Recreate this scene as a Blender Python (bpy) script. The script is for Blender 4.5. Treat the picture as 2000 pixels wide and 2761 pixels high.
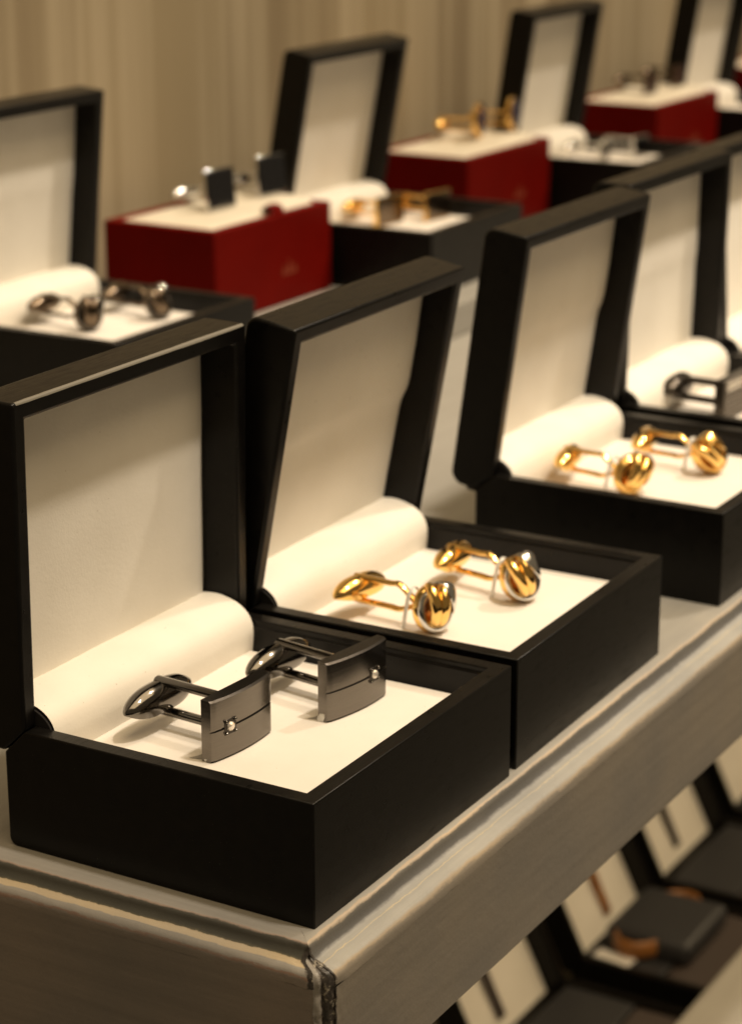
import bpy, bmesh, math, random
from mathutils import Vector, Matrix, noise
random.seed(7)
for o in list(bpy.data.objects): bpy.data.objects.remove(o, do_unlink=True)
scn = bpy.context.scene
COL = scn.collection
R_ = math.radians

# ------------------------------------------------------------------ camera
CAM_R = ((0.50435229, -0.86349561, -0.0020238),
         (0.26167208, 0.15060361, 0.95333429),
         (0.82289519, 0.4813459, -0.30190997))
CAM_P = Vector((-0.35923769, -0.2239608, 0.22595408))
cd = bpy.data.cameras.new('camera'); cam = bpy.data.objects.new('camera', cd); COL.objects.link(cam)
m = Matrix.Identity(4)
for i in range(3):
    m[i][0] = CAM_R[0][i]; m[i][1] = CAM_R[1][i]; m[i][2] = -CAM_R[2][i]; m[i][3] = CAM_P[i]
cam.matrix_world = m
cd.sensor_fit = 'HORIZONTAL'; cd.sensor_width = 24.0; cd.lens = 6068.355 / 2000 * 24.0
cd.clip_start = 0.02; cd.clip_end = 60
cd.dof.use_dof = True; cd.dof.focus_distance = 0.487; cd.dof.aperture_fstop = 18.0; cd.dof.aperture_blades = 0
scn.camera = cam

# ------------------------------------------------------------------ light
w = bpy.data.worlds.new('World'); scn.world = w; w.use_nodes = True
bg = w.node_tree.nodes['Background']; bg.inputs[0].default_value = (1.0, 0.76, 0.46, 1); bg.inputs[1].default_value = 0.15

def spot(name, loc, target, power, radius=0.045, size=70, col=(1.0, 0.875, 0.715), blend=0.5):
    l = bpy.data.lights.new(name, 'SPOT'); l.energy = power; l.color = col
    l.shadow_soft_size = radius; l.spot_size = R_(size); l.spot_blend = blend
    o = bpy.data.objects.new(name, l); COL.objects.link(o); o.location = loc
    o.rotation_euler = (Vector(target) - Vector(loc)).to_track_quat('-Z', 'Y').to_euler()
    return o
# a row of ceiling track spots in front of the display
spot('track_spot', (0.16, -0.70, 2.05), (0.31, 0.00, 0.0), 142, 0.065, 25, blend=0.9)
spot('track_spot.001', (1.45, -0.62, 2.05), (0.72, 0.26, 0.05), 150, 0.06, 42, blend=0.9)
# unseen warm fill lamp, added overhead in place of ceiling bounce
l = bpy.data.lights.new('ceiling_fill', 'AREA'); l.shape = 'RECTANGLE'; l.size = 3.4; l.size_y = 2.4; l.energy = 70; l.color = (1, 0.76, 0.45)
o = bpy.data.objects.new('ceiling_fill', l); COL.objects.link(o); o.location = (0.4, -0.85, 2.45)
# unseen fill lamp, added under the shelf to brighten the lower boxes
l = bpy.data.lights.new('under_shelf_fill', 'AREA'); l.shape = 'RECTANGLE'; l.size = 1.2; l.size_y = 0.02; l.energy = 1.5; l.color = (1, 0.76, 0.46)
o = bpy.data.objects.new('under_shelf_fill', l); COL.objects.link(o); o.location = (0.6, 0.03, -0.045); o.rotation_euler = (R_(18), 0, 0)

scn.view_settings.view_transform = 'Standard'; scn.view_settings.look = 'None'
scn.view_settings.exposure = 0.0; scn.view_settings.gamma = 1.0; scn.view_settings.use_curve_mapping = False
scn.cycles.use_denoising = True
scn.cycles.max_bounces = 10; scn.cycles.glossy_bounces = 6
scn.cycles.sample_clamp_indirect = 6.0

# ------------------------------------------------------------------ materials
MAT = {}
class N:
    def __init__(s, name):
        s.m = bpy.data.materials.new(name); s.m.use_nodes = True; s.t = s.m.node_tree
        s.b = s.t.nodes['Principled BSDF']; MAT[name] = s.m
    def add(s, typ, **kw):
        n = s.t.nodes.new(typ)
        for k, v in kw.items():
            if k in n.inputs: n.inputs[k].default_value = v
            else: setattr(n, k, v)
        return n
    def link(s, a, b): s.t.links.new(a, b)
    def coords(s, scale=(1, 1, 1), kind='Object'):
        tc = s.add('ShaderNodeTexCoord'); mp = s.add('ShaderNodeMapping'); mp.inputs['Scale'].default_value = scale
        s.link(tc.outputs[kind], mp.inputs[0]); return mp.outputs[0]
    def noise(s, vec, scale, detail=4, rough=0.5):
        n = s.add('ShaderNodeTexNoise'); n.inputs['Scale'].default_value = scale; n.inputs['Detail'].default_value = detail
        n.inputs['Roughness'].default_value = rough
        s.link(vec, n.inputs['Vector']); return n.outputs['Fac']
    def ramp(s, fac, stops):
        r = s.add('ShaderNodeValToRGB'); e = r.color_ramp.elements
        while len(e) < len(stops): e.new(0.5)
        for i, (p, c) in enumerate(stops):
            e[i].position = p; e[i].color = (*c, 1) if len(c) == 3 else c
        s.link(fac, r.inputs[0]); return r.outputs[0]
    def rng(s, fac, a, b, lo=0.0, hi=1.0):
        n = s.add('ShaderNodeMapRange'); n.inputs[1].default_value = lo; n.inputs[2].default_value = hi
        n.inputs[3].default_value = a; n.inputs[4].default_value = b; s.link(fac, n.inputs[0]); return n.outputs[0]
    def bump(s, h, strength, dist):
        b = s.add('ShaderNodeBump'); b.inputs['Strength'].default_value = strength; b.inputs['Distance'].default_value = dist
        s.link(h, b.inputs['Height']); s.link(b.outputs[0], s.b.inputs['Normal']); return b
    def set(s, **kw):
        for k, v in kw.items(): s.b.inputs[k.replace('_', ' ')].default_value = v

def plain(name, col, rough=0.5, metal=0.0, **kw):
    n = N(name); n.set(Base_Color=(*col, 1), Roughness=rough, Metallic=metal, **kw); return n

# satin black lacquer
n = N('black_lacquer'); v = n.coords()
f = n.noise(v, 260, 4); g = n.noise(v, 1400, 2); d1 = n.noise(v, 2600, 1); d2 = n.noise(v, 55, 3); sv = n.coords((14, 260, 60)); sc_ = n.noise(sv, 9, 3)
base = n.ramp(f, [(0.3, (0.003, 0.0026, 0.0022)), (0.75, (0.0055, 0.0047, 0.0039))])
mx = n.add('ShaderNodeMix', data_type='RGBA'); mx.inputs[7].default_value = (0.11, 0.10, 0.085, 1); n.link(base, mx.inputs[6])
ml = n.add('ShaderNodeMath', operation='MULTIPLY'); n.link(n.rng(d1, 0, 0.8, 0.745, 0.80), ml.inputs[0]); n.link(n.rng(d2, 0, 1, 0.45, 0.62), ml.inputs[1])
n.link(ml.outputs[0], mx.inputs[0]); n.link(mx.outputs[2], n.b.inputs['Base Color'])
ra = n.add('ShaderNodeMath', operation='ADD'); n.link(n.rng(f, 0.22, 0.38), ra.inputs[0]); n.link(n.rng(sc_, 0, 0.16, 0.5, 0.75), ra.inputs[1]); n.link(ra.outputs[0], n.b.inputs['Roughness'])
n.set(Specular_IOR_Level=0.19); n.bump(g, 0.25, 0.00005)
# cream leatherette
def leather(name, c0, c1):
    n = N(name); v = n.coords()
    f = n.noise(v, 60, 5)
    vo = n.add('ShaderNodeTexVoronoi'); vo.inputs['Scale'].default_value = 1500; n.link(v, vo.inputs['Vector'])
    v2 = n.coords((1, 1, 2.4)); w1 = n.noise(v2, 420, 5, 0.6)
    spk = n.noise(v, 900, 1)
    base = n.ramp(f, [(0.3, c0), (0.7, c1)])
    mx = n.add('ShaderNodeMix', data_type='RGBA'); mx.inputs[7].default_value = (0.33, 0.26, 0.18, 1)
    n.link(base, mx.inputs[6]); n.link(n.rng(spk, 0.0, 0.55, 0.775, 0.80), mx.inputs[0])
    n.link(mx.outputs[2], n.b.inputs['Base Color'])
    a = n.add('ShaderNodeMath', operation='ADD'); n.link(n.rng(vo.outputs['Distance'], 0, 0.35), a.inputs[0]); n.link(w1, a.inputs[1])
    n.bump(a.outputs[0], 0.5, 0.00009); n.set(Roughness=0.55, Specular_IOR_Level=0.35)
leather('cream_leatherette', (0.735, 0.69, 0.605), (0.79, 0.745, 0.66))
leather('ivory_pad', (0.71, 0.66, 0.595), (0.755, 0.705, 0.64))
leather('cream_cushion', (0.60, 0.54, 0.43), (0.66, 0.60, 0.49))
plain('black_felt', (0.012, 0.010, 0.009), 0.95)
plain('grey_foam', (0.30, 0.28, 0.25), 0.95)
plain('white_strap', (0.74, 0.72, 0.68), 0.5)
plain('white_card', (0.78, 0.75, 0.70), 0.6)
# brushed gunmetal
n = N('brushed_gunmetal'); v = n.coords((1, 1, 46))
f = n.noise(v, 130, 5, 0.65)
n.link(n.ramp(f, [(0.25, (0.145, 0.132, 0.118)), (0.75, (0.195, 0.178, 0.16))]), n.b.inputs['Base Color'])
n.link(n.rng(f, 0.16, 0.28), n.b.inputs['Roughness']); n.set(Metallic=1.0); n.bump(f, 0.22, 0.00003)
n = N('dark_polished'); v = n.coords(); f = n.noise(v, 500, 3)
n.link(n.rng(f, 0.07, 0.16), n.b.inputs['Roughness']); n.set(Base_Color=(0.17, 0.158, 0.145, 1), Metallic=1.0)
n = N('dark_top'); v = n.coords(); f = n.noise(v, 2500, 3)
n.link(n.rng(f, 0.22, 0.5), n.b.inputs['Roughness']); n.set(Base_Color=(0.06, 0.053, 0.047, 1), Metallic=1.0)
n = N('gold'); v = n.coords(); f = n.noise(v, 300, 3)
n.link(n.rng(f, 0.07, 0.17), n.b.inputs['Roughness']); n.set(Base_Color=(0.93, 0.60, 0.20, 1), Metallic=1.0)
n = N('silver'); v = n.coords(); f = n.noise(v, 300, 3)
n.link(n.rng(f, 0.08, 0.2), n.b.inputs['Roughness']); n.set(Base_Color=(0.72, 0.71, 0.69, 1), Metallic=1.0)
plain('dark_mesh', (0.07, 0.06, 0.05), 0.3, 1.0)
plain('bronze_dark', (0.16, 0.12, 0.085), 0.2, 1.0)
plain('old_gold', (0.50, 0.27, 0.07), 0.25, 1.0)
plain('copper_core', (0.55, 0.20, 0.05), 0.3, 1.0)
plain('black_enamel', (0.008, 0.008, 0.009), 0.15)
plain('blue_enamel', (0.008, 0.016, 0.075), 0.15)
plain('brown_enamel', (0.035, 0.015, 0.01), 0.2)
n = plain('crystal', (1, 0.93, 0.84), 0.02); n.set(Transmission_Weight=0.35, IOR=1.9, Metallic=0.45)
# red gift-box paper
n = N('red_board'); v = n.coords(); f = n.noise(v, 900, 4); g = n.noise(v, 40, 3)
n.link(n.ramp(g, [(0.3, (0.10, 0.0019, 0.0004)), (0.7, (0.12, 0.0024, 0.0006))]), n.b.inputs['Base Color'])
n.set(Roughness=0.6, Specular_IOR_Level=0.05); n.bump(f, 0.3, 0.0001)
plain('gold_print', (0.18, 0.028, 0.006), 0.6)
# brown leather and charcoal tray
n = N('brown_leather'); v = n.coords(); f = n.noise(v, 220, 5)
n.link(n.ramp(f, [(0.3, (0.20, 0.075, 0.015)), (0.7, (0.32, 0.13, 0.03))]), n.b.inputs['Base Color']); n.set(Roughness=0.45); n.bump(f, 0.4, 0.0003)
n = N('charcoal_tray'); v = n.coords(); f = n.noise(v, 700, 3)
n.link(n.ramp(f, [(0.3, (0.022, 0.022, 0.024)), (0.7, (0.034, 0.033, 0.034))]), n.b.inputs['Base Color']); n.set(Roughness=0.5)
plain('dark_suede', (0.045, 0.032, 0.026), 0.8)

# grey-taupe painted wood with grain
def paint(name, c0, c1, axis):
    n = N(name); sc = {'x': (3, 90, 90), 'y': (90, 3, 90)}[axis]
    v = n.coords(sc); f = n.noise(v, 3.2, 6, 0.6); v2 = n.coords(); g = n.noise(v2, 24, 4); h = n.noise(v2, 1500, 2)
    a = n.add('ShaderNodeMath', operation='ADD'); a.use_clamp = True
    n.link(n.rng(f, 0, 0.75), a.inputs[0]); n.link(n.rng(g, -0.1, 0.35), a.inputs[1])
    n.link(n.ramp(a.outputs[0], [(0.25, c0), (0.8, c1)]), n.b.inputs['Base Color'])
    n.link(n.rng(g, 0.36, 0.52), n.b.inputs['Roughness']); n.set(Specular_IOR_Level=0.5)
    b2 = n.add('ShaderNodeMath', operation='MULTIPLY_ADD'); n.link(h, b2.inputs[0]); b2.inputs[1].default_value = 0.3; n.link(f, b2.inputs[2])
    n.bump(b2.outputs[0], 0.25, 0.00012)
paint('taupe_paint', (0.25, 0.235, 0.205), (0.325, 0.307, 0.27), 'x')
# moulding: bands of paint, wear, dirt and painted-in cove shade along the profile (attribute "prof" runs 0..1 across it, "crack" marks the broken mitre)
def moulding_mat(name, stops, axis):
    n = N(name)
    at = n.add('ShaderNodeAttribute', attribute_name='prof'); ck = n.add('ShaderNodeAttribute', attribute_name='crack')
    sc = {'x': (14, 60, 60), 'y': (60, 14, 60)}[axis]
    v = n.coords(sc); f = n.noise(v, 6.0, 6, 0.65); v2 = n.coords(); g = n.noise(v2, 420, 5, 0.65); h = n.noise(v2, 1800, 3)
    ad = n.add('ShaderNodeMath', operation='MULTIPLY_ADD'); ad.inputs[1].default_value = 0.15
    sub = n.add('ShaderNodeMath', operation='SUBTRACT'); n.link(f, sub.inputs[0]); sub.inputs[1].default_value = 0.5
    n.link(sub.outputs[0], ad.inputs[0]); n.link(at.outputs['Fac'], ad.inputs[2])
    ad2 = n.add('ShaderNodeMath', operation='MULTIPLY_ADD'); ad2.inputs[1].default_value = 0.05
    sub2 = n.add('ShaderNodeMath', operation='SUBTRACT'); n.link(g, sub2.inputs[0]); sub2.inputs[1].default_value = 0.5
    n.link(sub2.outputs[0], ad2.inputs[0]); n.link(ad.outputs[0], ad2.inputs[2])
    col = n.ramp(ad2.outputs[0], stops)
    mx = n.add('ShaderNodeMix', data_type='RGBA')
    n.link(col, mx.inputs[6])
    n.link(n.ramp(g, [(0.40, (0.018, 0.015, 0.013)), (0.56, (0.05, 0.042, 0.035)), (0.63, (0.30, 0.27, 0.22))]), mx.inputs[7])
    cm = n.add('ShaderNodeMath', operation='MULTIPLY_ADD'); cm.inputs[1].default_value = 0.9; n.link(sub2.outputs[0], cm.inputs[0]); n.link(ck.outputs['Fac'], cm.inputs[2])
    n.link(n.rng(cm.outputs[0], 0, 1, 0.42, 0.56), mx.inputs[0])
    v3 = n.coords({'x': (2.0, 70, 70), 'y': (70, 2.0, 70)}[axis]); st_ = n.noise(v3, 5.0, 6, 0.7); v4 = n.coords(); bl = n.noise(v4, 26, 3)
    hv = n.add('ShaderNodeHueSaturation'); n.link(mx.outputs[2], hv.inputs['Color'])
    mm = n.add('ShaderNodeMath', operation='MULTIPLY'); n.link(n.rng(st_, 0.86, 1.13, 0.25, 0.75), mm.inputs[0]); n.link(n.rng(bl, 0.86, 1.14, 0.3, 0.7), mm.inputs[1]); n.link(mm.outputs[0], hv.inputs['Value'])
    n.link(n.rng(bl, 0.8, 1.2, 0.3, 0.7), hv.inputs['Saturation'])
    n.link(hv.outputs[0], n.b.inputs['Base Color'])
    n.link(n.rng(g, 0.32, 0.62), n.b.inputs['Roughness']); n.set(Specular_IOR_Level=0.5)
    n.bump(g, 0.35, 0.0003)
TA = (0.26, 0.235, 0.20)
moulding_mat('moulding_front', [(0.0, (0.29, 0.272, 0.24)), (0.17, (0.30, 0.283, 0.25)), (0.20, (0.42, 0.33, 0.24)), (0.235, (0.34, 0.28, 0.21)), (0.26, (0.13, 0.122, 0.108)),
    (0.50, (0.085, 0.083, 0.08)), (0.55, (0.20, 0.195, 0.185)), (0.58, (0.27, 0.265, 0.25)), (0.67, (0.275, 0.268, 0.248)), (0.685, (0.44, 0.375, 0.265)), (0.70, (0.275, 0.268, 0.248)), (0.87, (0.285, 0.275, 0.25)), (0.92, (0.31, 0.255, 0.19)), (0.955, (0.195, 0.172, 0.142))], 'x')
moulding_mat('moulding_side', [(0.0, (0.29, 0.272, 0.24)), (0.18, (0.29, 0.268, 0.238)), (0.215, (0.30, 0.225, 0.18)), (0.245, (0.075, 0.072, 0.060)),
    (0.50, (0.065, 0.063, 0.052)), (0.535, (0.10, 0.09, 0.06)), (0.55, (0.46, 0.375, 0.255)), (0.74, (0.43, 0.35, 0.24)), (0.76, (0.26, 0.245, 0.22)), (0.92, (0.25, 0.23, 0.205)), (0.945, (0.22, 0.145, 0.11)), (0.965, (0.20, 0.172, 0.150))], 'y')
# back wall: pale streaky veneer
n = N('streaked_veneer'); v = n.coords((62, 1, 0.7)); f = n.noise(v, 1.15, 7, 0.68); v2 = n.coords((17, 1, 0.6)); g = n.noise(v2, 1.0, 3)
a = n.add('ShaderNodeMath', operation='MULTIPLY_ADD'); a.inputs[1].default_value = 0.80; n.link(g, a.inputs[0]); n.link(n.rng(f, -0.13, 0.36), a.inputs[2])
n.link(n.ramp(a.outputs[0], [(0.34, (0.235, 0.176, 0.104)), (0.45, (0.295, 0.232, 0.142)), (0.53, (0.41, 0.335, 0.222)), (0.60, (0.315, 0.25, 0.152))]), n.b.inputs['Base Color'])
n.set(Roughness=0.55); n.bump(f, 0.2, 0.0006)

# ------------------------------------------------------------------ helpers
def link(o, parent=None):
    COL.objects.link(o)
    if parent is not None: o.parent = parent
    return o
def obj(name, me, mat=None, parent=None, smooth=None, bevel=None, seg=2):
    if isinstance(me, bmesh.types.BMesh):
        bm = me; me = bpy.data.meshes.new(name); bmesh.ops.recalc_face_normals(bm, faces=bm.faces); bm.to_mesh(me); bm.free()
    o = bpy.data.objects.new(name, me)
    if mat and not me.materials: me.materials.append(MAT[mat])
    link(o, parent)
    if smooth:
        for p in me.polygons: p.use_smooth = True
        if smooth is not True:
            me.set_sharp_from_angle(angle=R_(smooth))
    if bevel:
        b = o.modifiers.new('bevel', 'BEVEL'); b.width = bevel; b.segments = seg; b.limit_method = 'ANGLE'; b.angle_limit = R_(35); b.harden_normals = False
        for p in me.polygons: p.use_smooth = True
        me.set_sharp_from_angle(angle=R_(30))
        b.use_clamp_overlap = True
    return o
def thing(name, label, cat, loc=(0, 0, 0), rz=0.0, group=None):
    o = bpy.data.objects.new(name, None); COL.objects.link(o); o.empty_display_size = 0.01
    o.location = loc; o.rotation_euler = (0, 0, rz); o['label'] = label; o['category'] = cat
    if group: o['group'] = group
    return o
def box_bm(x0, x1, y0, y1, z0, z1, bm=None):
    bm = bm or bmesh.new()
    vs = [bm.verts.new((x, y, z)) for z in (z0, z1) for y in (y0, y1) for x in (x0, x1)]
    for f in ((0, 2, 3, 1), (4, 5, 7, 6), (0, 1, 5, 4), (2, 6, 7, 3), (0, 4, 6, 2), (1, 3, 7, 5)):
        bm.faces.new([vs[i] for i in f])
    return bm
def prism_x(prof, x0, x1, bm=None):
    bm = bm or bmesh.new()
    a = [bm.verts.new((x0, y, z)) for y, z in prof]; b = [bm.verts.new((x1, y, z)) for y, z in prof]
    n_ = len(prof)
    for i in range(n_): bm.faces.new((a[i], a[(i + 1) % n_], b[(i + 1) % n_], b[i]))
    bm.faces.new(a[::-1]); bm.faces.new(b); return bm
def arc(cy, cz, r, a0, a1, k=5):
    return [(cy + r * math.cos(R_(a0 + (a1 - a0) * i / k)), cz + r * math.sin(R_(a0 + (a1 - a0) * i / k))) for i in range(k + 1)]
def tube_bm(path, rad, seg=12, bm=None, closed=False, flat=(1.0, 1.0), up=None, caps=True):
    """sweep an ellipse along path; rad = number or list"""
    bm = bm or bmesh.new(); P = [Vector(p) for p in path]; n_ = len(P); rings = []
    prev = None
    for i, p in enumerate(P):
        t = (P[(i + 1) % n_] - P[i - 1]) if closed else (P[min(i + 1, n_ - 1)] - P[max(i - 1, 0)])
        t.normalize()
        u = Vector(up[i]) if isinstance(up, list) else (Vector(up) if up else (prev if prev is not None else (Vector((0, 0, 1)) if abs(t.z) < 0.9 else Vector((1, 0, 0)))))
        u = u - t * u.dot(t); u.normalize(); prev = u; s = t.cross(u)
        r = rad[i] if isinstance(rad, (list, tuple)) else rad
        rings.append([bm.verts.new(p + u * (r * flat[0] * math.cos(2 * math.pi * k / seg)) + s * (r * flat[1] * math.sin(2 * math.pi * k / seg))) for k in range(seg)])
    for i in range(n_ if closed else n_ - 1):
        a, b = rings[i], rings[(i + 1) % n_]
        for k in range(seg): bm.faces.new((a[k], a[(k + 1) % seg], b[(k + 1) % seg], b[k]))
    if not closed and caps:
        bm.faces.new(rings[0][::-1]); bm.faces.new(rings[-1])
    return bm
def spline(pts, k=6):
    out = []
    n_ = len(pts)
    for i in range(n_ - 1):
        p0, p1, p2, p3 = pts[max(i - 1, 0)], pts[i], pts[i + 1], pts[min(i + 2, n_ - 1)]
        for j in range(k):
            t = j / k
            out.append(tuple(0.5 * (2 * b + (c - a) * t + (2 * a - 5 * b + 4 * c - d) * t * t + (3 * b - a - 3 * c + d) * t ** 3) for a, b, c, d in zip(p0, p1, p2, p3)))
    out.append(tuple(pts[-1])); return out
def boolean(bm, cutters):
    me = bpy.data.meshes.new('tmp'); bmesh.ops.recalc_face_normals(bm, faces=bm.faces); bm.to_mesh(me); bm.free()
    o = bpy.data.objects.new('tmp', me); COL.objects.link(o); kill = [o]
    for c in cutters:
        cm = bpy.data.meshes.new('cut'); bmesh.ops.recalc_face_normals(c, faces=c.faces); c.to_mesh(cm); c.free()
        co = bpy.data.objects.new('cut', cm); COL.objects.link(co); kill.append(co)
        md = o.modifiers.new('b', 'BOOLEAN'); md.operation = 'DIFFERENCE'; md.object = co; md.solver = 'EXACT'
    dg = bpy.context.evaluated_depsgraph_get(); dg.update()
    res = bpy.data.meshes.new_from_object(o.evaluated_get(dg))
    for k in kill: bpy.data.objects.remove(k, do_unlink=True)
    return res
def struct(o): o['kind'] = 'structure'; return o

# ------------------------------------------------------------------ the shelf
XEND = 1.75; YB = 0.376
CX, CY = -0.0057, -0.0018
PROF = [(-0.006, 0.0), (-0.003, 0.0), (-0.0012, 0.0), (-0.0004, -0.00005), (0.0001, -0.0003), (0.0004, -0.0008), (0.0005, -0.0014), (0.0007, -0.0021), (0.0011, -0.0028), (0.0017, -0.0033),
        (0.0024, -0.0035), (0.0036, -0.0037), (0.0050, -0.0040), (0.0062, -0.0044), (0.0070, -0.0050), (0.0074, -0.0060), (0.0075, -0.0075)]
FZ = [-0.0075 - 0.0295 * i / 24 for i in range(25)]
def prof_val():
    d = [0.0]
    for a, b in zip(PROF, PROF[1:]): d.append(d[-1] + math.hypot(b[0] - a[0], b[1] - a[1]))
    base = 0.006  # skip the flat inner part
    return [max(0.0, min(1.0, (x - base * 0.70) / (d[-1] - base * 0.70))) for x in d]
PV = [0.0, 0.06, 0.13, 0.19, 0.235, 0.275, 0.34, 0.41, 0.48, 0.545, 0.60, 0.69, 0.79, 0.87, 0.93, 0.97, 1.0]
LDIR = Vector((-0.021, 1.0, 0)).normalized()
def side_pt(off, t):      # along the left edge, t metres from the corner
    s = 0.64 if off > 0.0015 else 1.0
    o_ = off if off <= 0.0015 else 0.0015 + (off - 0.0015) * 0.55
    p = Vector((CX, CY, 0)) + LDIR * t; return Vector((p.x - o_, p.y, 0))
def edge_mesh(which):
    """moulding (top bead, cove, fillet) swept along the front or left edge, mitred at the corner"""
    if which == 'front': ts = [0, .0008, .0016, .0024, .0032, .004, .005, .006, .008, .010, .013] + [.016 + .0055 * i for i in range(60)] + [.36 + .05 * i for i in range(28)]
    else: ts = [0, .0008, .0016, .0024, .0032, .004, .005, .006, .008, .010, .013] + [.016 + .003 * i for i in range(40)] + [.14 + .012 * i for i in range(20)]
    bm = bmesh.new(); lp = bm.verts.layers.float.new('prof'); lc = bm.verts.layers.float.new('crack')
    rows = []
    for i, t in enumerate(ts):
        row = []
        for k, (o_, z) in enumerate(PROF):
            ol = o_ if o_ <= 0.0015 else 0.0015 + (o_ - 0.0015) * 0.55
            ch = max(0.0, min(1.0, (-z - 0.0020) / 0.003)) * 0.0034   # rounded-off, broken mitre low down
            if which == 'front':
                # mitre start
                p = Vector((CX - ol + ch + (t if t > 0 else 0) * 1.0, CY - o_, z))
                if t < 0.013: p.x = CX - ol + ch + t * (0.013 + ol - ch) / 0.013
                else: p.x = CX + t
            else:
                tt = -o_ + ch + t * (0.013 + o_ - ch) / 0.013 if t < 0.013 else t
                q = Vector((CX, CY, 0)) + LDIR * tt; p = Vector((q.x - ol, q.y, z))
            dcor = t
            amp = 0.00012 + 0.00028 * math.exp(-dcor / 0.0035) * (1 if o_ > 0 else 0.25)
            if z < -0.0006:
                nv = noise.noise_vector(Vector((p.x, p.y, p.z)) * 420); p = p + Vector(nv) * amp
            elif o_ > -0.001: p = p + Vector((0, 0, min(0, noise.noise(p * 300)) * 0.0001))
            v_ = bm.verts.new(p); v_[lp] = PV[k]
            cr = math.exp(-(dcor / (0.0010 if which == 'front' else 0.0016)) ** 2) * max(0.0, min(1.0, (o_ + 0.0002) / 0.0007))
            v_[lc] = cr * 0.78
            row.append(v_)
        rows.append(row)
    for a, b in zip(rows, rows[1:]):
        for k in range(len(PROF) - 1): bm.faces.new((a[k], a[k + 1], b[k + 1], b[k]))
    return bm
def fascia_mesh(which):
    FZ_ = FZ if which == 'front' else FZ + [-0.0375 - 0.004 * i for i in range(1, 16)]
    o_, ol = PROF[-1][0], 0.0015 + (PROF[-1][0] - 0.0015) * 0.55
    ch = 0.0034
    bm = bmesh.new(); lp = bm.verts.layers.float.new('prof'); lc = bm.verts.layers.float.new('crack')
    L = 1.75 if which == 'front' else 0.375
    ts = [i * 0.0005 for i in range(0, 12)] + [0.006, 0.007, 0.009, 0.012, 0.016, 0.02, .03, .05, .08, .12, .2, L]
    rows = []
    for i, t in enumerate(ts):
        row = []
        for z in FZ_:
            if which == 'front': p = Vector((CX - ol + ch + t, CY - o_, z))
            else:
                q = Vector((CX, CY, 0)) + LDIR * (-o_ + ch + t); p = Vector((q.x - ol, q.y, z))
            if t < 0.006 and z < FZ[0] - 1e-6:
                nv = Vector(noise.noise_vector(p * 520)) + 0.5 * Vector(noise.noise_vector(p * 1300)); p = p + nv * 0.00035 * math.exp(-t / 0.002)
            v_ = bm.verts.new(p); v_[lp] = 1.0; v_[lc] = (0.70 if which == 'front' else 0.35) * math.exp(-(t / 0.0007) ** 2)
            row.append(v_)
        rows.append(row)
    for a, b in zip(rows, rows[1:]):
        for k in range(len(FZ_) - 1): bm.faces.new((a[k], a[k + 1], b[k + 1], b[k]))
    return bm
def corner_mesh():
    """broken filler strip closing the mitre between the two mouldings and fascia boards"""
    st = PROF[6:] + [(PROF[-1][0], z) for z in FZ[1:]]
    fine = []
    for (o0, z0), (o1, z1) in zip(st, st[1:]):
        k = max(1, int(math.hypot(o1 - o0, z1 - z0) / 0.0004))
        fine += [(o0 + (o1 - o0) * i / k, z0 + (z1 - z0) * i / k) for i in range(k)]
    fine.append(st[-1]); K = 16
    bm = bmesh.new(); lp = bm.verts.layers.float.new('prof'); lc = bm.verts.layers.float.new('crack'); rows = []
    nrm = Vector((-0.72, -0.70, 0))
    for i in range(K + 1):
        u = i / K; row = []
        for o_, z in fine:
            ol = o_ if o_ <= 0.0015 else 0.0015 + (o_ - 0.0015) * 0.55
            ch = max(0.0, min(1.0, (-z - 0.0020) / 0.003)) * 0.0034
            q_ = Vector((CX, CY, 0)) + LDIR * (-o_ + ch + 0.0003); a_ = Vector((q_.x - ol + 0.0002, q_.y, z)); b_ = Vector((CX - ol + ch + 0.0003, CY - o_ + 0.0002, z))
            f = math.sin(math.pi * u); p = a_.lerp(b_, u)
            g = math.exp(-((u - 0.46) / 0.10) ** 2)
            d = f * (0.0005 + 0.0005 * noise.noise(Vector((u * 3, z * 260, 3.1))) + 0.0004 * noise.noise(Vector((u * 8, z * 700, 9.4)))) * (ch / 0.0034) - 0.0007 * g
            v_ = bm.verts.new(p + nrm * d); v_[lp] = 0.9 if u < 0.4 else 1.0
            v_[lc] = 0.36 + 0.36 / (1 + math.exp(-(u - 0.40) * 22)) + 0.2 * noise.noise(Vector((u * 4, z * 300, 1.0))); row.append(v_)
        rows.append(row)
    for r0, r1 in zip(rows, rows[1:]):
        for k in range(len(fine) - 1): bm.faces.new((r0[k], r0[k + 1], r1[k + 1], r1[k]))
    return bm
# top board: a slab whose rim meets the mouldings
bm = bmesh.new()
q = Vector((CX, CY, 0)) + LDIR * 0.378
c0 = (CX + 0.004, CY + 0.004); top = [(c0[0], c0[1]), (XEND, c0[1]), (XEND, YB), (q.x + 0.004, YB)]
a = [bm.verts.new((x, y, -0.00002)) for x, y in top]; b = [bm.verts.new((x, y, -0.036)) for x, y in top]
bm.faces.new(a); bm.faces.new(b[::-1])
for i in range(4): bm.faces.new((a[i], b[i], b[(i + 1) % 4], a[(i + 1) % 4]))
shelf = struct(obj('display_shelf', bm, 'taupe_paint'))
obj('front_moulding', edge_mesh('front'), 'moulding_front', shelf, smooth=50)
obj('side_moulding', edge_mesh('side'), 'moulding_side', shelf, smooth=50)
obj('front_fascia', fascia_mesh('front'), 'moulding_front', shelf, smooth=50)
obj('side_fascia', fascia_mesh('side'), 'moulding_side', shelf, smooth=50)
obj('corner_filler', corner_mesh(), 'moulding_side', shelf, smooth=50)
ZR = 0.015
struct(obj('shelf_riser', box_bm(0.0, XEND, 0.232, YB - 0.001, 0.0003, ZR), 'taupe_paint', bevel=0.0006))
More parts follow.
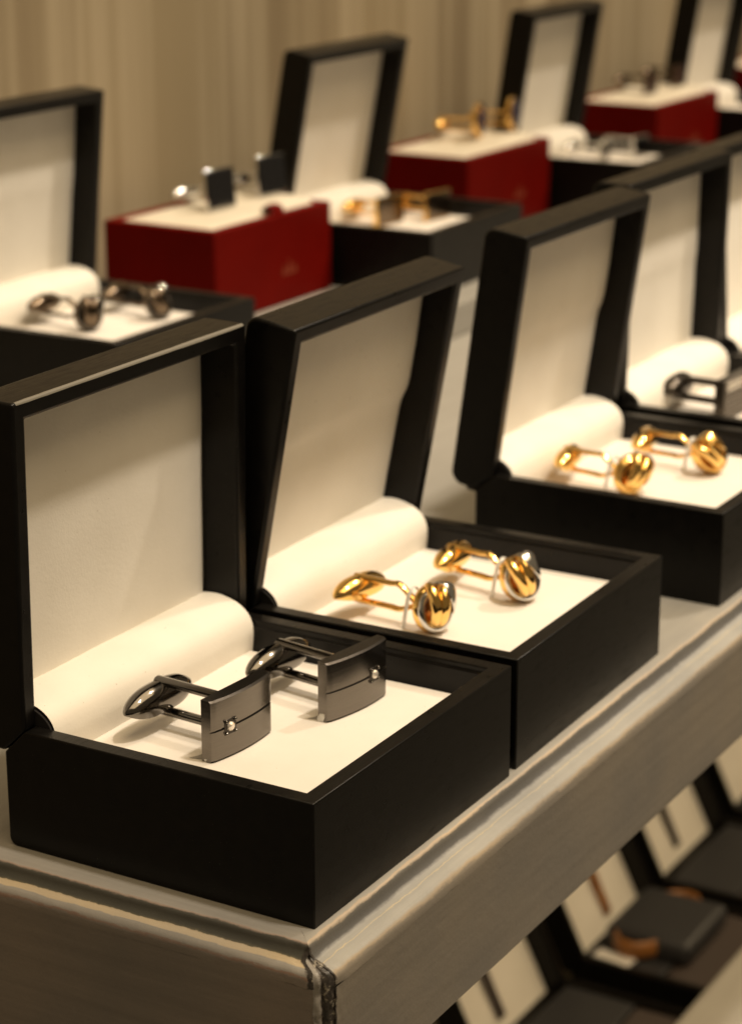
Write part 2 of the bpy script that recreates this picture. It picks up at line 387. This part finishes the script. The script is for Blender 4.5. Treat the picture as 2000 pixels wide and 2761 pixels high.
struct(obj('back_wall', box_bm(-0.35, XEND + 0.2, YB, YB + 0.02, -0.40, 1.1), 'streaked_veneer'))
# lower shelf with its front rail
ZL = -0.349
struct(obj('lower_shelf', box_bm(-0.02, XEND, 0.086, YB - 0.002, ZL - 0.03, ZL), 'taupe_paint'))
struct(obj('lower_rail', box_bm(-0.02, XEND, 0.046, 0.084, ZL - 0.03, -0.256), 'taupe_paint', bevel=0.003))

# ------------------------------------------------------------------ black cufflink boxes
W, D, H, HL, CH, TW = 0.09, 0.0812, 0.0288, 0.0142, 0.0059, 0.0043
LL = D - CH
PADZ = 0.0210
XI0, XI1 = 0.0049, W - 0.0049
outer = [(0, 0)] + [(D - 0.002, 0)] + arc(D - 0.002, 0.002, 0.002, -90, 0, 4) + [(D, H - CH), (D - CH, H), (0, H)]
me_base = boolean(prism_x(outer, 0, W), [box_bm(TW, W - TW, TW, D - CH + 0.0005, H - 0.0015, H + 0.02), box_bm(0.0050, W - 0.0050, 0.0050, D - 0.0045, 0.003, H - 0.0008),
                                        box_bm(TW, W - TW, D - CH - 0.001, D + 0.01, H - CH - 0.001, H + 0.02)])
me_base.name = 'box_base'; me_base.materials.append(MAT['black_lacquer'])
r = 0.0034
lidp = [(0, 0), (CH, -CH)] + arc(HL - 0.0042, -CH + 0.0042, 0.0042, -90, 0, 6) + arc(HL - r, LL - r, r, 0, 90, 6) + [(0, LL)]
me_lid = boolean(prism_x(lidp, 0, W), [box_bm(TW, W - TW, -0.02, 0.0110, -0.03, LL - TW)])
me_lid.name = 'box_lid'; me_lid.materials.append(MAT['black_lacquer'])
def pad_mesh():
    bm = box_bm(0.0052, W - 0.0052, 0.0052, D - 0.006, 0.0035, PADZ); return bm
_m = bpy.data.meshes.new('floor_pad'); b_ = pad_mesh(); bmesh.ops.recalc_face_normals(b_, faces=b_.faces); b_.to_mesh(_m); b_.free(); _m.materials.append(MAT['ivory_pad']); me_pad = _m
ROLL = spline([(0.0868, 0.0336), (0.0843, 0.0340), (0.0808, 0.0341), (0.0768, 0.0334), (0.0735, 0.0320), (0.0713, 0.0298), (0.0703, 0.0268), (0.0703, 0.0238), (0.0706, 0.0205)], 5)
def roll_mesh():
    bm = bmesh.new(); prof = ROLL + [(0.0735, 0.0205), (0.076, 0.026), (0.080, 0.0305), (0.0868, 0.0318)]
    nx = 40; rows = []
    for i in range(nx + 1):
        x = XI0 + (XI1 - XI0) * i / nx; row = []
        for j, (y, z) in enumerate(prof):
            d = 0.00022 * noise.noise(Vector((x * 60, y * 130, 2.0))) if j < len(ROLL) else 0
            row.append(bm.verts.new((x, y - d, z + d * 0.7)))
        rows.append(row)
    for a, b in zip(rows, rows[1:]):
        for k in range(len(prof) - 1): bm.faces.new((a[k], a[k + 1], b[k + 1], b[k]))
    return bm
_m = bpy.data.meshes.new('hinge_roll'); b_ = roll_mesh(); bmesh.ops.recalc_face_normals(b_, faces=b_.faces); b_.to_mesh(_m); b_.free(); _m.materials.append(MAT['cream_leatherette'])
for p in _m.polygons: p.use_smooth = True
me_roll = _m
felt_prof = [(y + 0.0004, z - 0.0006) for y, z in ROLL] + [(0.0865, 0.022)]
_m = bpy.data.meshes.new('felt_end'); b_ = prism_x(felt_prof, -0.0003, 0.0003); bmesh.ops.recalc_face_normals(b_, faces=b_.faces); b_.to_mesh(_m); b_.free(); _m.materials.append(MAT['black_felt']); me_felt = _m
def lining_mesh(step, seed):
    """quilted card lining inside the lid: soft edges, faint puckers, optional upper half standing proud"""
    bm = bmesh.new(); nx, nz = 44, 40; z0, z1 = -0.0035, LL - TW - 0.0002; rows = []
    for j in range(nz + 1):
        row = []; vz = j / nz
        for i in range(nx + 1):
            u = i / nx; x = TW + 0.0002 + (W - 2 * TW - 0.0004) * u; z = z0 + (z1 - z0) * vz
            e = min(u, 1 - u) * 60; e2 = min(1.0, e) ; et = min(1.0, (1 - vz) * 45)
            puff = 0.0005 * e2 * et + 0.00025 * noise.noise(Vector((x * 38 + seed, 3.3, z * 42)))
            s = 1 / (1 + math.exp(-(vz - 0.53) * 55)); curve = 0.0011 * math.exp(-vz * 16)
            y = 0.0106 - puff - step * s * (0.35 + 0.65 * min(1, (1 - vz) * 2 + .5)) - curve * 0
            row.append(bm.verts.new((x, y, z)))
        rows.append(row)
    for a, b in zip(rows, rows[1:]):
        for k in range(nx): bm.faces.new((a[k], a[k + 1], b[k + 1], b[k]))
    return bm
LIN = {}
def lining(step, mat='cream_leatherette'):
    if (step, mat) not in LIN:
        b_ = lining_mesh(step, step * 9000); _m = bpy.data.meshes.new('lid_lining'); bmesh.ops.recalc_face_normals(b_, faces=b_.faces); b_.to_mesh(_m); b_.free()
        _m.materials.append(MAT[mat])
        for p in _m.polygons: p.use_smooth = True
        LIN[(step, mat)] = _m
    return LIN[(step, mat)]
BOXGRP = 'open black cufflink boxes on the shelf'
def cuff_box(label, loc, lean, rz=0.0, step=0.0, lower=False):
    """lean = radians the lid tips back past vertical (negative = towards the front)"""
    t = thing('cufflink_box', label, 'jewellery box', loc, rz, 'open boxes on the lower shelf' if lower else BOXGRP)
    obj('box_base', me_base, None, t, bevel=0.00045)
    lid = obj('lid', me_lid, None, t, bevel=0.0008, seg=3)
    lid.location = (0, D - CH, H); lid.rotation_euler = (-lean, 0, 0)
    obj('lid_lining', lining(step), None, lid)
    if not lower:
        obj('floor_pad', me_pad, None, t, bevel=0.0009)
        obj('hinge_roll', me_roll, None, t)
        for x in (XI0 - 0.0003, XI1 + 0.0003):
            f = obj('felt_end', me_felt, None, t); f.location.x = x
    return t
B1 = cuff_box('foremost open black box holding the pair of gunmetal rectangular cufflinks, at the worn shelf corner', (0, 0, 0), -0.017, 0.0, 0.0)
B2 = cuff_box('open black box touching the foremost one, holding gold and silver knot cufflinks', (0.0940, 0.0004, 0), -0.185, 0.012, 0.0017)
B3 = cuff_box('open black box by the shelf edge holding two all-gold knot cufflinks', (0.2276, 0.0012, 0), -0.138, -0.004, 0.0015)
B4 = cuff_box('open black box behind the all-gold pair, holding a sparkling dark mesh cufflink', (0.3255, 0.0020, 0), -0.012, 0.0, 0.0006)
B5 = cuff_box('farthest open black box of the front row, cut off by the right edge', (0.4172, 0.0015, 0), 0.06, 0.0, 0.0)
BB0 = cuff_box('open black box in the back row holding two dark knot cufflinks', (0.2610, 0.2425, ZR), -0.10, 0.004, 0.0004)
BB1 = cuff_box('open black box in the back row between the two largest red boxes', (0.5010, 0.2480, ZR), -0.185, 0.006, 0.0)
BB2 = cuff_box('open black box in the back row holding silver cufflinks, between two red boxes', (0.7270, 0.2470, ZR), -0.155, 0.012, 0.0)
BB3 = cuff_box('farthest open black box of the back row, at the top right corner', (0.9580, 0.2480, ZR), -0.15, 0.0, 0.0)

# pale strip painting a highlight along the first lid's upper front edge
def edge_highlight(lid, z):
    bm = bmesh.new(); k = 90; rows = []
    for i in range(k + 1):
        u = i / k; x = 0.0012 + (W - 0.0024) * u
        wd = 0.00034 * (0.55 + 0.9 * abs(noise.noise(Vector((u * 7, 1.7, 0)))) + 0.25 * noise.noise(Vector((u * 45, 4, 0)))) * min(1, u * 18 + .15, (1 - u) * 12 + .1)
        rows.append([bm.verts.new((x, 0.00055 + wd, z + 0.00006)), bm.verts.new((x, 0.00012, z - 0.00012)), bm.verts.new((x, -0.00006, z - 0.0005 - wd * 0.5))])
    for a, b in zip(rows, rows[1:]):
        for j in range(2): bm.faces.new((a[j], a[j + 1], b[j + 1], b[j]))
    obj('edge_highlight', bm, 'highlight_lacquer', lid, smooth=True)
n = plain('highlight_lacquer', (0.17, 0.155, 0.125), 0.4)
edge_highlight([c_ for c_ in B1.children if c_.name.startswith('lid')][0], LL)

# slits in the first box's pad where the plates are pushed in
def slit(parent, x, y, s=1.0):
    bm = bmesh.new(); z = PADZ + 0.00012
    vs = [bm.verts.new((x + dx * s, y + dy * s, z)) for dx, dy in ((-0.0006, -0.0004), (0.004, -0.0002), (0.0062, 0.0036), (0.0010, 0.0048), (-0.0012, 0.0060), (-0.0004, 0.0030))]
    bm.faces.new(vs); obj('slit', bm, 'grey_foam', parent)
    bm = bmesh.new(); bmesh.ops.create_icosphere(bm, subdivisions=3, radius=1.0)
    for v_ in bm.verts:
        d = 1 + 0.45 * noise.noise(v_.co * 2.2 + Vector((x * 900, 0, 0))) + 0.2 * noise.noise(v_.co * 6)
        v_.co = Vector((v_.co.x * 0.0007, v_.co.y * 0.0010, v_.co.z * 0.0017 * s)) * d
    f = obj('torn_edge', bm, 'white_strap', parent, smooth=True); f.location = (x - 0.0004, y + 0.0012, PADZ + 0.0008); f.rotation_euler = (R_(25), 0, 0)

# ------------------------------------------------------------------ cufflinks
def toggle(parent, y, z, L, mat, th=0.0036, hz=0.0034, rz=0.0, rx=0.0, shift=0.0, closed_bar=True):
    """whale-back toggle: a tapering bar with a domed back and flat underside"""
    bm = bmesh.new(); k = 26; seg = 18; rings = []
    for i in range(k + 1):
        u = -1 + 2 * i / k; r_ = (1 - abs(u) ** 3.2) ** 0.62 if abs(u) < 1 else 0.0
        r_ = max(r_, 0.06); ring = []
        for j in range(seg):
            a = 2 * math.pi * j / seg; cy, cz = math.cos(a), math.sin(a)
            cz = max(cz, -0.62)
            ring.append(bm.verts.new((u * L / 2, cy * th * r_, cz * hz * (0.35 + 0.65 * r_) * (0.25 + 0.75 * r_))))
        rings.append(ring)
    for a, b in zip(rings, rings[1:]):
        for j in range(seg): bm.faces.new((a[j], a[(j + 1) % seg], b[(j + 1) % seg], b[j]))
    bm.faces.new(rings[0][::-1]); bm.faces.new(rings[-1])
    o = obj('toggle_bar', bm, mat, parent, smooth=40); o.location = (shift, y, z); o.rotation_euler = (rx, 0, rz); return o
def posts(parent, mat, y0, y1, zu, zl, rad=0.0010, bend=None, x=0.0, ybend=0.006):
    for zz in (zu, zl):
        e = bend if bend is not None else zz
        pts = [(x, y0, e if bend is not None else zz), (x, y0 + 0.001, e if bend is not None else zz), (x, y0 + ybend, zz), (x, (y0 + y1) / 2, zz), (x, y1 - 0.001, zz), (x, y1 + 0.0006, zz)]
        obj('post', tube_bm(spline(pts, 5), rad, 10, flat=(0.8, 1.25), up=(0, 0, 1)), mat, parent, smooth=50)
    obj('hinge_pin', tube_bm([(x, y1 - 0.001, zl - 0.0006), (x, y1 - 0.001, zu + 0.0005)], rad * 0.8, 10), mat, parent, smooth=50)

def plate_mesh(w_, h_, sag, edge, groove=True, nx=28):
    bm = bmesh.new(); gz = h_ * 0.505
    rows = [(0.0, 0.0005), (0.0004, 0.0)] + ([(gz - 0.00028, 0.0), (gz - 0.0002, 0.0004), (gz + 0.0002, 0.0004), (gz + 0.00028, 0.0)] if groove else []) + [(h_ - 0.0004, 0.0), (h_, 0.0005)]
    G = []
    for i in range(nx + 1):
        u = -1 + 2 * i / nx; x = u * w_ / 2; yf = -edge - sag * (1 - u * u)
        if abs(u) > 0.999: yf += 0.0003
        G.append([bm.verts.new((x, yf + d, z)) for z, d in rows] + [bm.verts.new((x, 0, h_)), bm.verts.new((x, 0, 0))])
    n_ = len(G[0])
    for a, b in zip(G, G[1:]):
        for k in range(n_): bm.faces.new((a[k], b[k], b[(k + 1) % n_], a[(k + 1) % n_]))
    bm.faces.new(G[0]); bm.faces.new(G[-1][::-1]); return bm
def gem_mesh(r_, h_, nseg=8):
    bm = bmesh.new()
    def ring(rr, z, off=0): return [bm.verts.new((rr * math.cos(2 * math.pi * (i + off) / nseg), -z, rr * math.sin(2 * math.pi * (i + off) / nseg))) for i in range(nseg)]
    a = ring(r_, 0); b = ring(r_ * 0.82, h_ * 0.6, .5); c = ring(r_ * 0.5, h_); d = ring(r_ * 0.6, -h_ * .4)
    for p, q2, s in ((a, b, 0), (b, c, 1)):
        for i in range(nseg):
            if s == 0: bm.faces.new((p[i], p[(i + 1) % nseg], q2[i])); bm.faces.new((p[(i + 1) % nseg], q2[(i + 1) % nseg], q2[i]))
            else: bm.faces.new((p[i], q2[(i + 1) % nseg], q2[i])); bm.faces.new((p[i], p[(i + 1) % nseg], q2[(i + 1) % nseg]))
    bm.faces.new(c)
    for i in range(nseg): bm.faces.new((a[i], d[i], d[(i + 1) % nseg], a[(i + 1) % nseg]))
    bm.faces.new(d); return bm
LG = 'cufflinks shown in the boxes'
def rect_cufflink(label, loc, rz, stone_x, tog_rz):
    t = thing('cufflink', label, 'cufflink', loc, rz, LG)
    w_, h_ = 0.0222, 0.0147
    o = obj('face_plate', plate_mesh(w_, h_, 0.0012, 0.0030), 'brushed_gunmetal', t, smooth=28)
    me = o.data; me.materials.append(MAT['dark_top'])
    for p in me.polygons:
        if p.normal.z > 0.6 or abs(p.normal.y) < 0.72 and abs(p.normal.z) > 0.3: p.material_index = 1  # upward faces and creases darkened: a dark reflection put into the colour
    u = 2 * stone_x / w_; yf = -0.0030 - 0.0012 * (1 - u * u); ang = math.atan2(2 * 0.0012 * u * 2 / w_, 1)
    gz = h_ * 0.505
    s = obj('stone_setting', box_bm(-0.0019, 0.0019, -0.00012, 0.0004, -0.0019, 0.0019), 'dark_top', t, bevel=0.0002)
    s.location = (stone_x, yf, gz); s.rotation_euler = (0, 0, ang)
    g = obj('stone', gem_mesh(0.00118, 0.0007, 7), 'crystal', s); g.location = (0, -0.00015, 0)
    for sx in (-1, 1):
        for sz in (-1, 1):
            bm = bmesh.new(); bmesh.ops.create_uvsphere(bm, u_segments=10, v_segments=6, radius=0.00042)
            p = obj('prong', bm, 'dark_polished', s, smooth=True); p.location = (sx * 0.00140, -0.0003, sz * 0.00140)
    posts(t, 'dark_polished', 0.0002, 0.0210, 0.0110, 0.0038, 0.00125)
    toggle(t, 0.0203, 0.0073, 0.0245, 'dark_polished', 0.0036, 0.0042, tog_rz, 0.0, -0.0015)
    return t
def put(box, x, y, z=PADZ):     # a point in a box, in world space
    return tuple(Matrix.Translation(box.location) @ Matrix.Rotation(box.rotation_euler.z, 4, 'Z') @ Vector((x, y, z)))
rect_cufflink('near gunmetal rectangular cufflink, its crystal left of centre, in the foremost box', put(B1, 0.0322, 0.0416, PADZ + 0.0001), R_(-4), -0.0056, R_(2))
rect_cufflink('far gunmetal rectangular cufflink, its crystal near the right end, in the foremost box', put(B1, 0.0650, 0.0306, PADZ + 0.0001), R_(-8), 0.0050, R_(4))
slit(B1, 0.0222, 0.0402, 0.95); slit(B1, 0.0545, 0.0300, 0.8)

def ring_path(R, axis_m, amp, ph, k=64, lift=0.0):
    out = []; ups = []
    for i in range(k):
        a = 2 * math.pi * i / k; r_ = R + amp * math.cos(2 * a + ph)
        p = axis_m @ Vector((r_ * math.cos(a), r_ * math.sin(a), lift)); out.append(p); ups.append(axis_m @ Vector((math.cos(a), math.sin(a), 0)))
    return out, ups
def strap(parent, y, ztop):
    pts = spline([(0.0016, y + 0.0004, ztop), (0.0002, y + 0.0012, ztop + 0.0007), (-0.0012, y + 0.0018, ztop - 0.0008), (-0.0022, y + 0.0022, ztop * 0.45), (-0.0028, y + 0.0026, 0.0)], 5)
    obj('tag_strap', tube_bm(pts, 0.0008, 8, flat=(0.35, 1.0), up=(-1, 0.4, 0.1)), 'white_strap', parent, smooth=50)
def knot_cufflink(label, loc, rz, roll, gold='gold', band='silver', core='copper_core', tog=(0.0, 0.0), small=False):
    """looped knot: a cupped ring edged in silver, twin strands folded over it, a flat band across the shoulder"""
    t = thing('cufflink', label, 'cufflink', loc, rz, LG)
    cz = 0.0062
    M = Matrix.Translation((0, -0.0035, cz)) @ Matrix.Rotation(R_(-32), 4, 'Z') @ Matrix.Rotation(roll, 4, 'Y') @ Matrix.Diagonal((0.71, 0.74, 0.86, 1))
    T = lambda p: M @ Vector(p)
    def circ(r_, y, sq=1.0, k=52, ty=0.0): return [T((r_ * math.cos(a), y + ty * math.sin(a) * r_, r_ * sq * math.sin(a))) for a in [2 * math.pi * i / k for i in range(k)]]
    obj('outer_ring', tube_bm(circ(0.0053, 0.0002, 1.0, ty=0.25), 0.0019, 14, closed=True), gold, t, smooth=True)
    obj('silver_rim', tube_bm(circ(0.0056, -0.0022, 1.0, ty=0.25), 0.0010, 10, closed=True), band, t, smooth=True)
    bm = bmesh.new(); bmesh.ops.create_uvsphere(bm, u_segments=24, v_segments=14, radius=0.0044)
    bmesh.ops.transform(bm, matrix=M @ Matrix.Diagonal((1, 0.75, 1, 1)), verts=bm.verts); obj('core', bm, core, t, smooth=True)
    for off, sp in ((-0.0016, -0.0011), (0.0013, 0.0006)):
        pts = [(off * 0.5, -0.0030, -0.0042), (off * 0.9, -0.0056, -0.0022), (off, -0.0066, 0.0010), (off + sp * 0.5, -0.0058, 0.0042), (off + sp, -0.0036, 0.0066), (off + sp, -0.0004, 0.0072), (off, 0.0026, 0.0050)]
        n_ = (len(pts) - 1) * 6 + 1
        obj('strand', tube_bm([T(p) for p in spline(pts, 6)], [0.0009 + 0.0007 * math.sin(math.pi * min(1, 0.12 + i / n_)) for i in range(n_)], 12), gold, t, smooth=True)
    pts = [(0.0068, -0.0022, 0.0004), (0.0060, -0.0046, 0.0030), (0.0050, -0.0050, 0.0056), (0.0040, -0.0030, 0.0080), (0.0022, 0.0004, 0.0074), (0.0006, 0.0026, 0.0056)]
    sp_ = [T(p) for p in spline(pts, 6)]; c0_ = T((0, 0, 0))
    obj('band', tube_bm(sp_, 0.0022, 14, flat=(0.30, 1.0), up=[tuple(q_ - c0_) for q_ in sp_]), band, t, smooth=40)
    posts(t, gold, -0.0002, 0.0200, 0.0105, 0.0040, 0.00095, bend=cz, ybend=0.0065)
    toggle(t, 0.0194, 0.0073, 0.0200, gold, 0.0036, 0.0038, tog[0], tog[1])
    if not small: strap(t, 0.0012, 0.0098)
    return t
knot_cufflink('near gold knot cufflink with silver band, in the second box', put(B2, 0.0262, 0.0405), R_(-4), R_(4), tog=(R_(-6), R_(-12)))
knot_cufflink('far gold knot cufflink with silver band, in the second box', put(B2, 0.0585, 0.0310), R_(-10), R_(-18), tog=(R_(14), R_(10)))
knot_cufflink('near dark metal knot cufflink in the leftmost back-row box', put(BB0, 0.0405, 0.0455), R_(-6), R_(5), 'bronze_dark', 'dark_polished', 'bronze_dark', (R_(10), 0), small=True)
knot_cufflink('far dark metal knot cufflink in the leftmost back-row box', put(BB0, 0.0705, 0.0345), R_(-10), R_(-15), 'bronze_dark', 'dark_polished', 'bronze_dark', (R_(20), 0), small=True)

knot_cufflink('near all-gold knot cufflink in the third box', put(B3, 0.0285, 0.0455), R_(-8), R_(28), 'gold', 'gold', 'old_gold', (R_(18), R_(20)))
knot_cufflink('far all-gold knot cufflink in the third box', put(B3, 0.0610, 0.0330), R_(-4), R_(-40), 'gold', 'gold', 'old_gold', (R_(14), R_(10)))

def grid_plate(w_, h_, d_, n1=14, n2=9):
    bm = bmesh.new(); nx, nz = n1 * 4, n2 * 4; rows = []
    for j in range(nz + 1):
        row = []
        for i in range(nx + 1):
            fu, fv = (i % 4) / 4 - .5, (j % 4) / 4 - .5
            edge = 1.0 if 0 < i < nx and 0 < j < nz else 0
            row.append(bm.verts.new(((i / nx - .5) * w_, -d_ - 0.0005 * edge * (abs(fu) + abs(fv) < 0.55), j / nz * h_)))
        rows.append(row)
    for a, b in zip(rows, rows[1:]):
        for k in range(nx): bm.faces.new((a[k], a[k + 1], b[k + 1], b[k]))
    box_bm(-w_ / 2, w_ / 2, -d_ + 0.00002, 0, 0, h_, bm); return bm
def mesh_cufflink(label, loc, rz):
    t = thing('cufflink', label, 'cufflink', loc, rz, LG)
    obj('face_plate', grid_plate(0.022, 0.0145, 0.0034), 'dark_mesh', t)
    for i in range(9):
        for j in range(2):
            g = obj('stone', gem_mesh(0.0008, 0.0006, 6), 'crystal', t); g.location = (-0.0088 + 0.0022 * i, -0.0039, 0.0112 + 0.0018 * j)
    posts(t, 'dark_mesh', 0.0002, 0.0200, 0.0105, 0.0040, 0.0016)
    toggle(t, 0.0195, 0.0075, 0.0210, 'dark_mesh', 0.0042, 0.0046, R_(6)); return t
mesh_cufflink('dark mesh cufflink set with sparkling stones, at the right edge', put(B4, 0.0335, 0.0500), R_(-4))

def flat_cufflink(label, loc, rz, face, metal, w_=0.015, h_=0.0125, lean=0.0, rim=None, tog=0.1, round_=False, lift=0.0):
    t = thing('cufflink', label, 'cufflink', loc, rz, LG)
    if round_:
        bm = tube_bm([(0, 0, h_ / 2 + lift), (0, -0.0005, h_ / 2 + lift), (0, -0.0022, h_ / 2 + lift), (0, -0.0028, h_ / 2 + lift)], [h_ / 2 * .96, h_ / 2, h_ / 2, h_ / 2 * .9], 28, up=(0, 0, 1))
        obj('face_plate', bm, metal, t, smooth=40)
        bm = tube_bm([(0, -0.0026, h_ / 2 + lift), (0, -0.0032, h_ / 2 + lift), (0, -0.0036, h_ / 2 + lift)], [h_ * .40, h_ * .40, h_ * .3], 28, up=(0, 0, 1), flat=(1.0, 0.8))
        obj('inlay', bm, face, t, smooth=40)
    else:
        obj('face_plate', box_bm(-w_ / 2, w_ / 2, -0.0022, 0, lift, h_ + lift), metal, t, bevel=0.0004)
        obj('inlay', box_bm(-w_ / 2 + 0.0006, w_ / 2 - 0.0006, -0.0028, -0.00215, 0.0006 + lift, h_ - 0.0006 + lift), face, t, bevel=0.0003)
    posts(t, metal, 0.0, 0.0195, 0.0095 + lift, 0.0040 + lift, 0.0010)
    toggle(t, 0.0190, 0.0068 + lift, 0.0190, metal, 0.0034, 0.0034, tog); t.rotation_euler.x = lean
    return t
flat_cufflink('near gold cufflink with dark rectangular face, in the middle back-row box', put(BB1, 0.0480, 0.0500), R_(-6), 'bronze_dark', 'gold', 0.021, 0.0135)
flat_cufflink('far gold cufflink with dark rectangular face, in the middle back-row box', put(BB1, 0.0715, 0.0370), R_(-8), 'bronze_dark', 'gold', 0.019, 0.0135)
flat_cufflink('near round silver cufflink in the third back-row box', put(BB2, 0.0450, 0.0430), R_(-6), 'dark_polished', 'silver', 0.014, 0.0125, round_=True)
flat_cufflink('far dark-faced silver cufflink in the third back-row box', put(BB2, 0.0720, 0.0330), R_(-8), 'dark_polished', 'silver', 0.015, 0.012)

# ------------------------------------------------------------------ red boxes
RW, RD, RH = 0.0905, 0.0580, 0.0400
def red_box(label, loc, rz, tab=True):
    t = thing('gift_box', label, 'gift box', loc, rz, 'red boxes standing in the back row')
    me = boolean(box_bm(0, RW, 0, RD, 0, RH), [box_bm(0.0048, RW - 0.0048, 0.0048, RD - 0.0048, 0.01, RH + 0.01)])
    me.materials.append(MAT['red_board']); obj('box_body', me, None, t, bevel=0.0009)
    # cream cushion, a touch proud, its far half rising
    bm = bmesh.new(); nx, ny = 40, 20; rows = []
    for j in range(ny + 1):
        row = []
        for i in range(nx + 1):
            u, v_ = i / nx, j / ny; e = min(1.0, min(u, 1 - u) * 14, min(v_, 1 - v_) * 9)
            rise = 0.0028 / (1 + math.exp(-(u - 0.60) * 26))
            row.append(bm.verts.new((0.0050 + (RW - 0.0100) * u, 0.0050 + (RD - 0.0100) * v_, RH - 0.0008 + (0.0012 + rise) * math.sqrt(e))))
        rows.append(row)
    for a, b in zip(rows, rows[1:]):
        for k in range(nx): bm.faces.new((a[k], a[k + 1], b[k + 1], b[k]))
    obj('cushion', bm, 'cream_cushion', t, smooth=True)
    if tab:
        bm = bmesh.new(); pts = [(0.050, 0.0012, RH - 0.001), (0.050, 0.0022, RH + 0.0022), (0.050, 0.0045, RH + 0.0032), (0.050, 0.0072, RH + 0.0018)]
        obj('ribbon_tab', tube_bm(spline(pts, 5), [0.0045] * 16, 10, flat=(0.28, 1.0), up=(0, -0.3, 1)), 'red_board', t, smooth=True)
    # small faded gold mark low on the front
    bm = bmesh.new(); z0 = 0.013
    for a0 in range(3):
        x = RW * 0.62 + (a0 - 1) * 0.004; hgt = 0.007 if a0 == 1 else 0.0045
        vs = [bm.verts.new((x - 0.0018, -0.0001, z0)), bm.verts.new((x + 0.0018, -0.0001, z0)), bm.verts.new((x, -0.0001, z0 + hgt))]; bm.faces.new(vs)
    obj('emblem', bm, 'gold_print', t)
    return t
R1 = red_box('nearest red box, holding two black-faced silver cufflinks', (0.4060, 0.2985, ZR), R_(-1.0))
R2 = red_box('second red box, holding gold cufflinks with blue faces', (0.6330, 0.3000, ZR), R_(-1.0), False)
R3 = red_box('third red box along the back row, holding dark brown cufflinks', (0.8660, 0.2985, ZR), R_(-1.0), False)
R4 = red_box('last red box, just entering at the right edge', (1.0780, 0.2980, ZR), R_(-1.0), False)
flat_cufflink('left black-faced silver cufflink standing on the nearest red box', put(R1, 0.0440, 0.0285, RH + 0.0010), R_(-8), 'black_enamel', 'silver', 0.0185, 0.0175, R_(-6))
flat_cufflink('right black-faced silver cufflink standing on the nearest red box', put(R1, 0.0735, 0.0215, RH + 0.0036), R_(-8), 'black_enamel', 'silver', 0.0185, 0.0175, R_(-6))
flat_cufflink('left blue-faced gold cufflink standing on the second red box', put(R2, 0.0560, 0.0260, RH + 0.0020), R_(12), 'blue_enamel', 'gold', 0.013, 0.0185, 0, round_=True)
flat_cufflink('right blue-faced gold cufflink standing on the second red box', put(R2, 0.0780, 0.0180, RH + 0.0036), R_(12), 'blue_enamel', 'gold', 0.013, 0.0185, 0, round_=True)
flat_cufflink('left brown-faced cufflink standing on the third red box', put(R3, 0.0480, 0.0280, RH + 0.0010), R_(-8), 'brown_enamel', 'bronze_dark', 0.0125, 0.0115)
flat_cufflink('right brown-faced cufflink standing on the third red box', put(R3, 0.0720, 0.0210, RH + 0.0036), R_(-8), 'brown_enamel', 'bronze_dark', 0.0125, 0.0125)

# ------------------------------------------------------------------ lower shelf
def lower_box(label, x, lean=0.46, split=0.5, mat='dark_suede', y=0.112):
    t = cuff_box(label, (x, y, ZL), lean, 0, 0.0, True)
    obj('tray', box_bm(0.0052, W - 0.0052, 0.036, D - 0.009, 0.004, 0.0275), 'charcoal_tray', t, bevel=0.0008)
    obj('front_tray', box_bm(0.0052, W - 0.0052, 0.0054, 0.035, 0.004, 0.0262), 'dark_suede', t, bevel=0.0008)
    lid = [c_ for c_ in t.children if c_.name.startswith('lid')][0]
    bm = tube_bm(spline([(W * split, 0.0092, LL - 0.006), (W * split, 0.0075, LL * 0.6), (W * split, 0.0080, LL * 0.3), (W * split + 0.001, 0.0088, 0.004)], 5), 0.0034, 10, flat=(0.4, 1.0), up=(0, -1, 0))
    obj('lid_strap', bm, mat, lid, smooth=True)
    return t
LA = lower_box('leftmost lidded box on the lower shelf, below the front board', 0.4400, split=0.45)
LB = lower_box('box with brown leather bracelet on the lower shelf, below the front board', 0.5500, split=0.56, mat='brown_leather')
LC = lower_box('box with an olive strap in its lid, on the lower shelf', 0.6480, split=0.48)
LD = lower_box('rightmost box on the lower shelf, cut off by the picture edge', 0.7500, split=0.9)
def bracelet(label, loc, rx, rz, R=0.022, sq=1.0):
    p = [(R * math.cos(a) * 1.15, R * sq * math.sin(a), 0) for a in [2 * math.pi * i / 48 for i in range(48)]]
    o = obj('bracelet', tube_bm(p, 0.0048, 10, closed=True, flat=(0.35, 1.0), up=[(q_[0], q_[1], 0) for q_ in p]), 'brown_leather', smooth=True)
    o.location = loc; o.rotation_euler = (rx, 0, rz); o['label'] = label; o['category'] = 'bracelet'; return o
bracelet('brown leather bracelet wrapped round a charcoal cushion in a lower-shelf box', put(LB, 0.0440, 0.0540, 0.0335), R_(0), R_(-6), 0.0285, 0.55)
cu = obj('cushion', box_bm(-0.0270, 0.0250, -0.023, 0.023, 0.0276, 0.0395), 'charcoal_tray', LB, bevel=0.004, seg=4); cu.location = (0.046, 0.050, 0)
def tag(label, loc, rz):
    o = obj('price_tag', box_bm(-0.010, 0.010, -0.004, 0.004, 0, 0.0006), 'white_card'); o.location = loc; o.rotation_euler = (0, 0, rz); o['label'] = label; o['category'] = 'tag'; o['group'] = 'white tags on the lower boxes'
    return o
tag('small blank white tag on the rim of the bracelet box', put(LB, 0.0080, 0.062, 0.0290), R_(84))
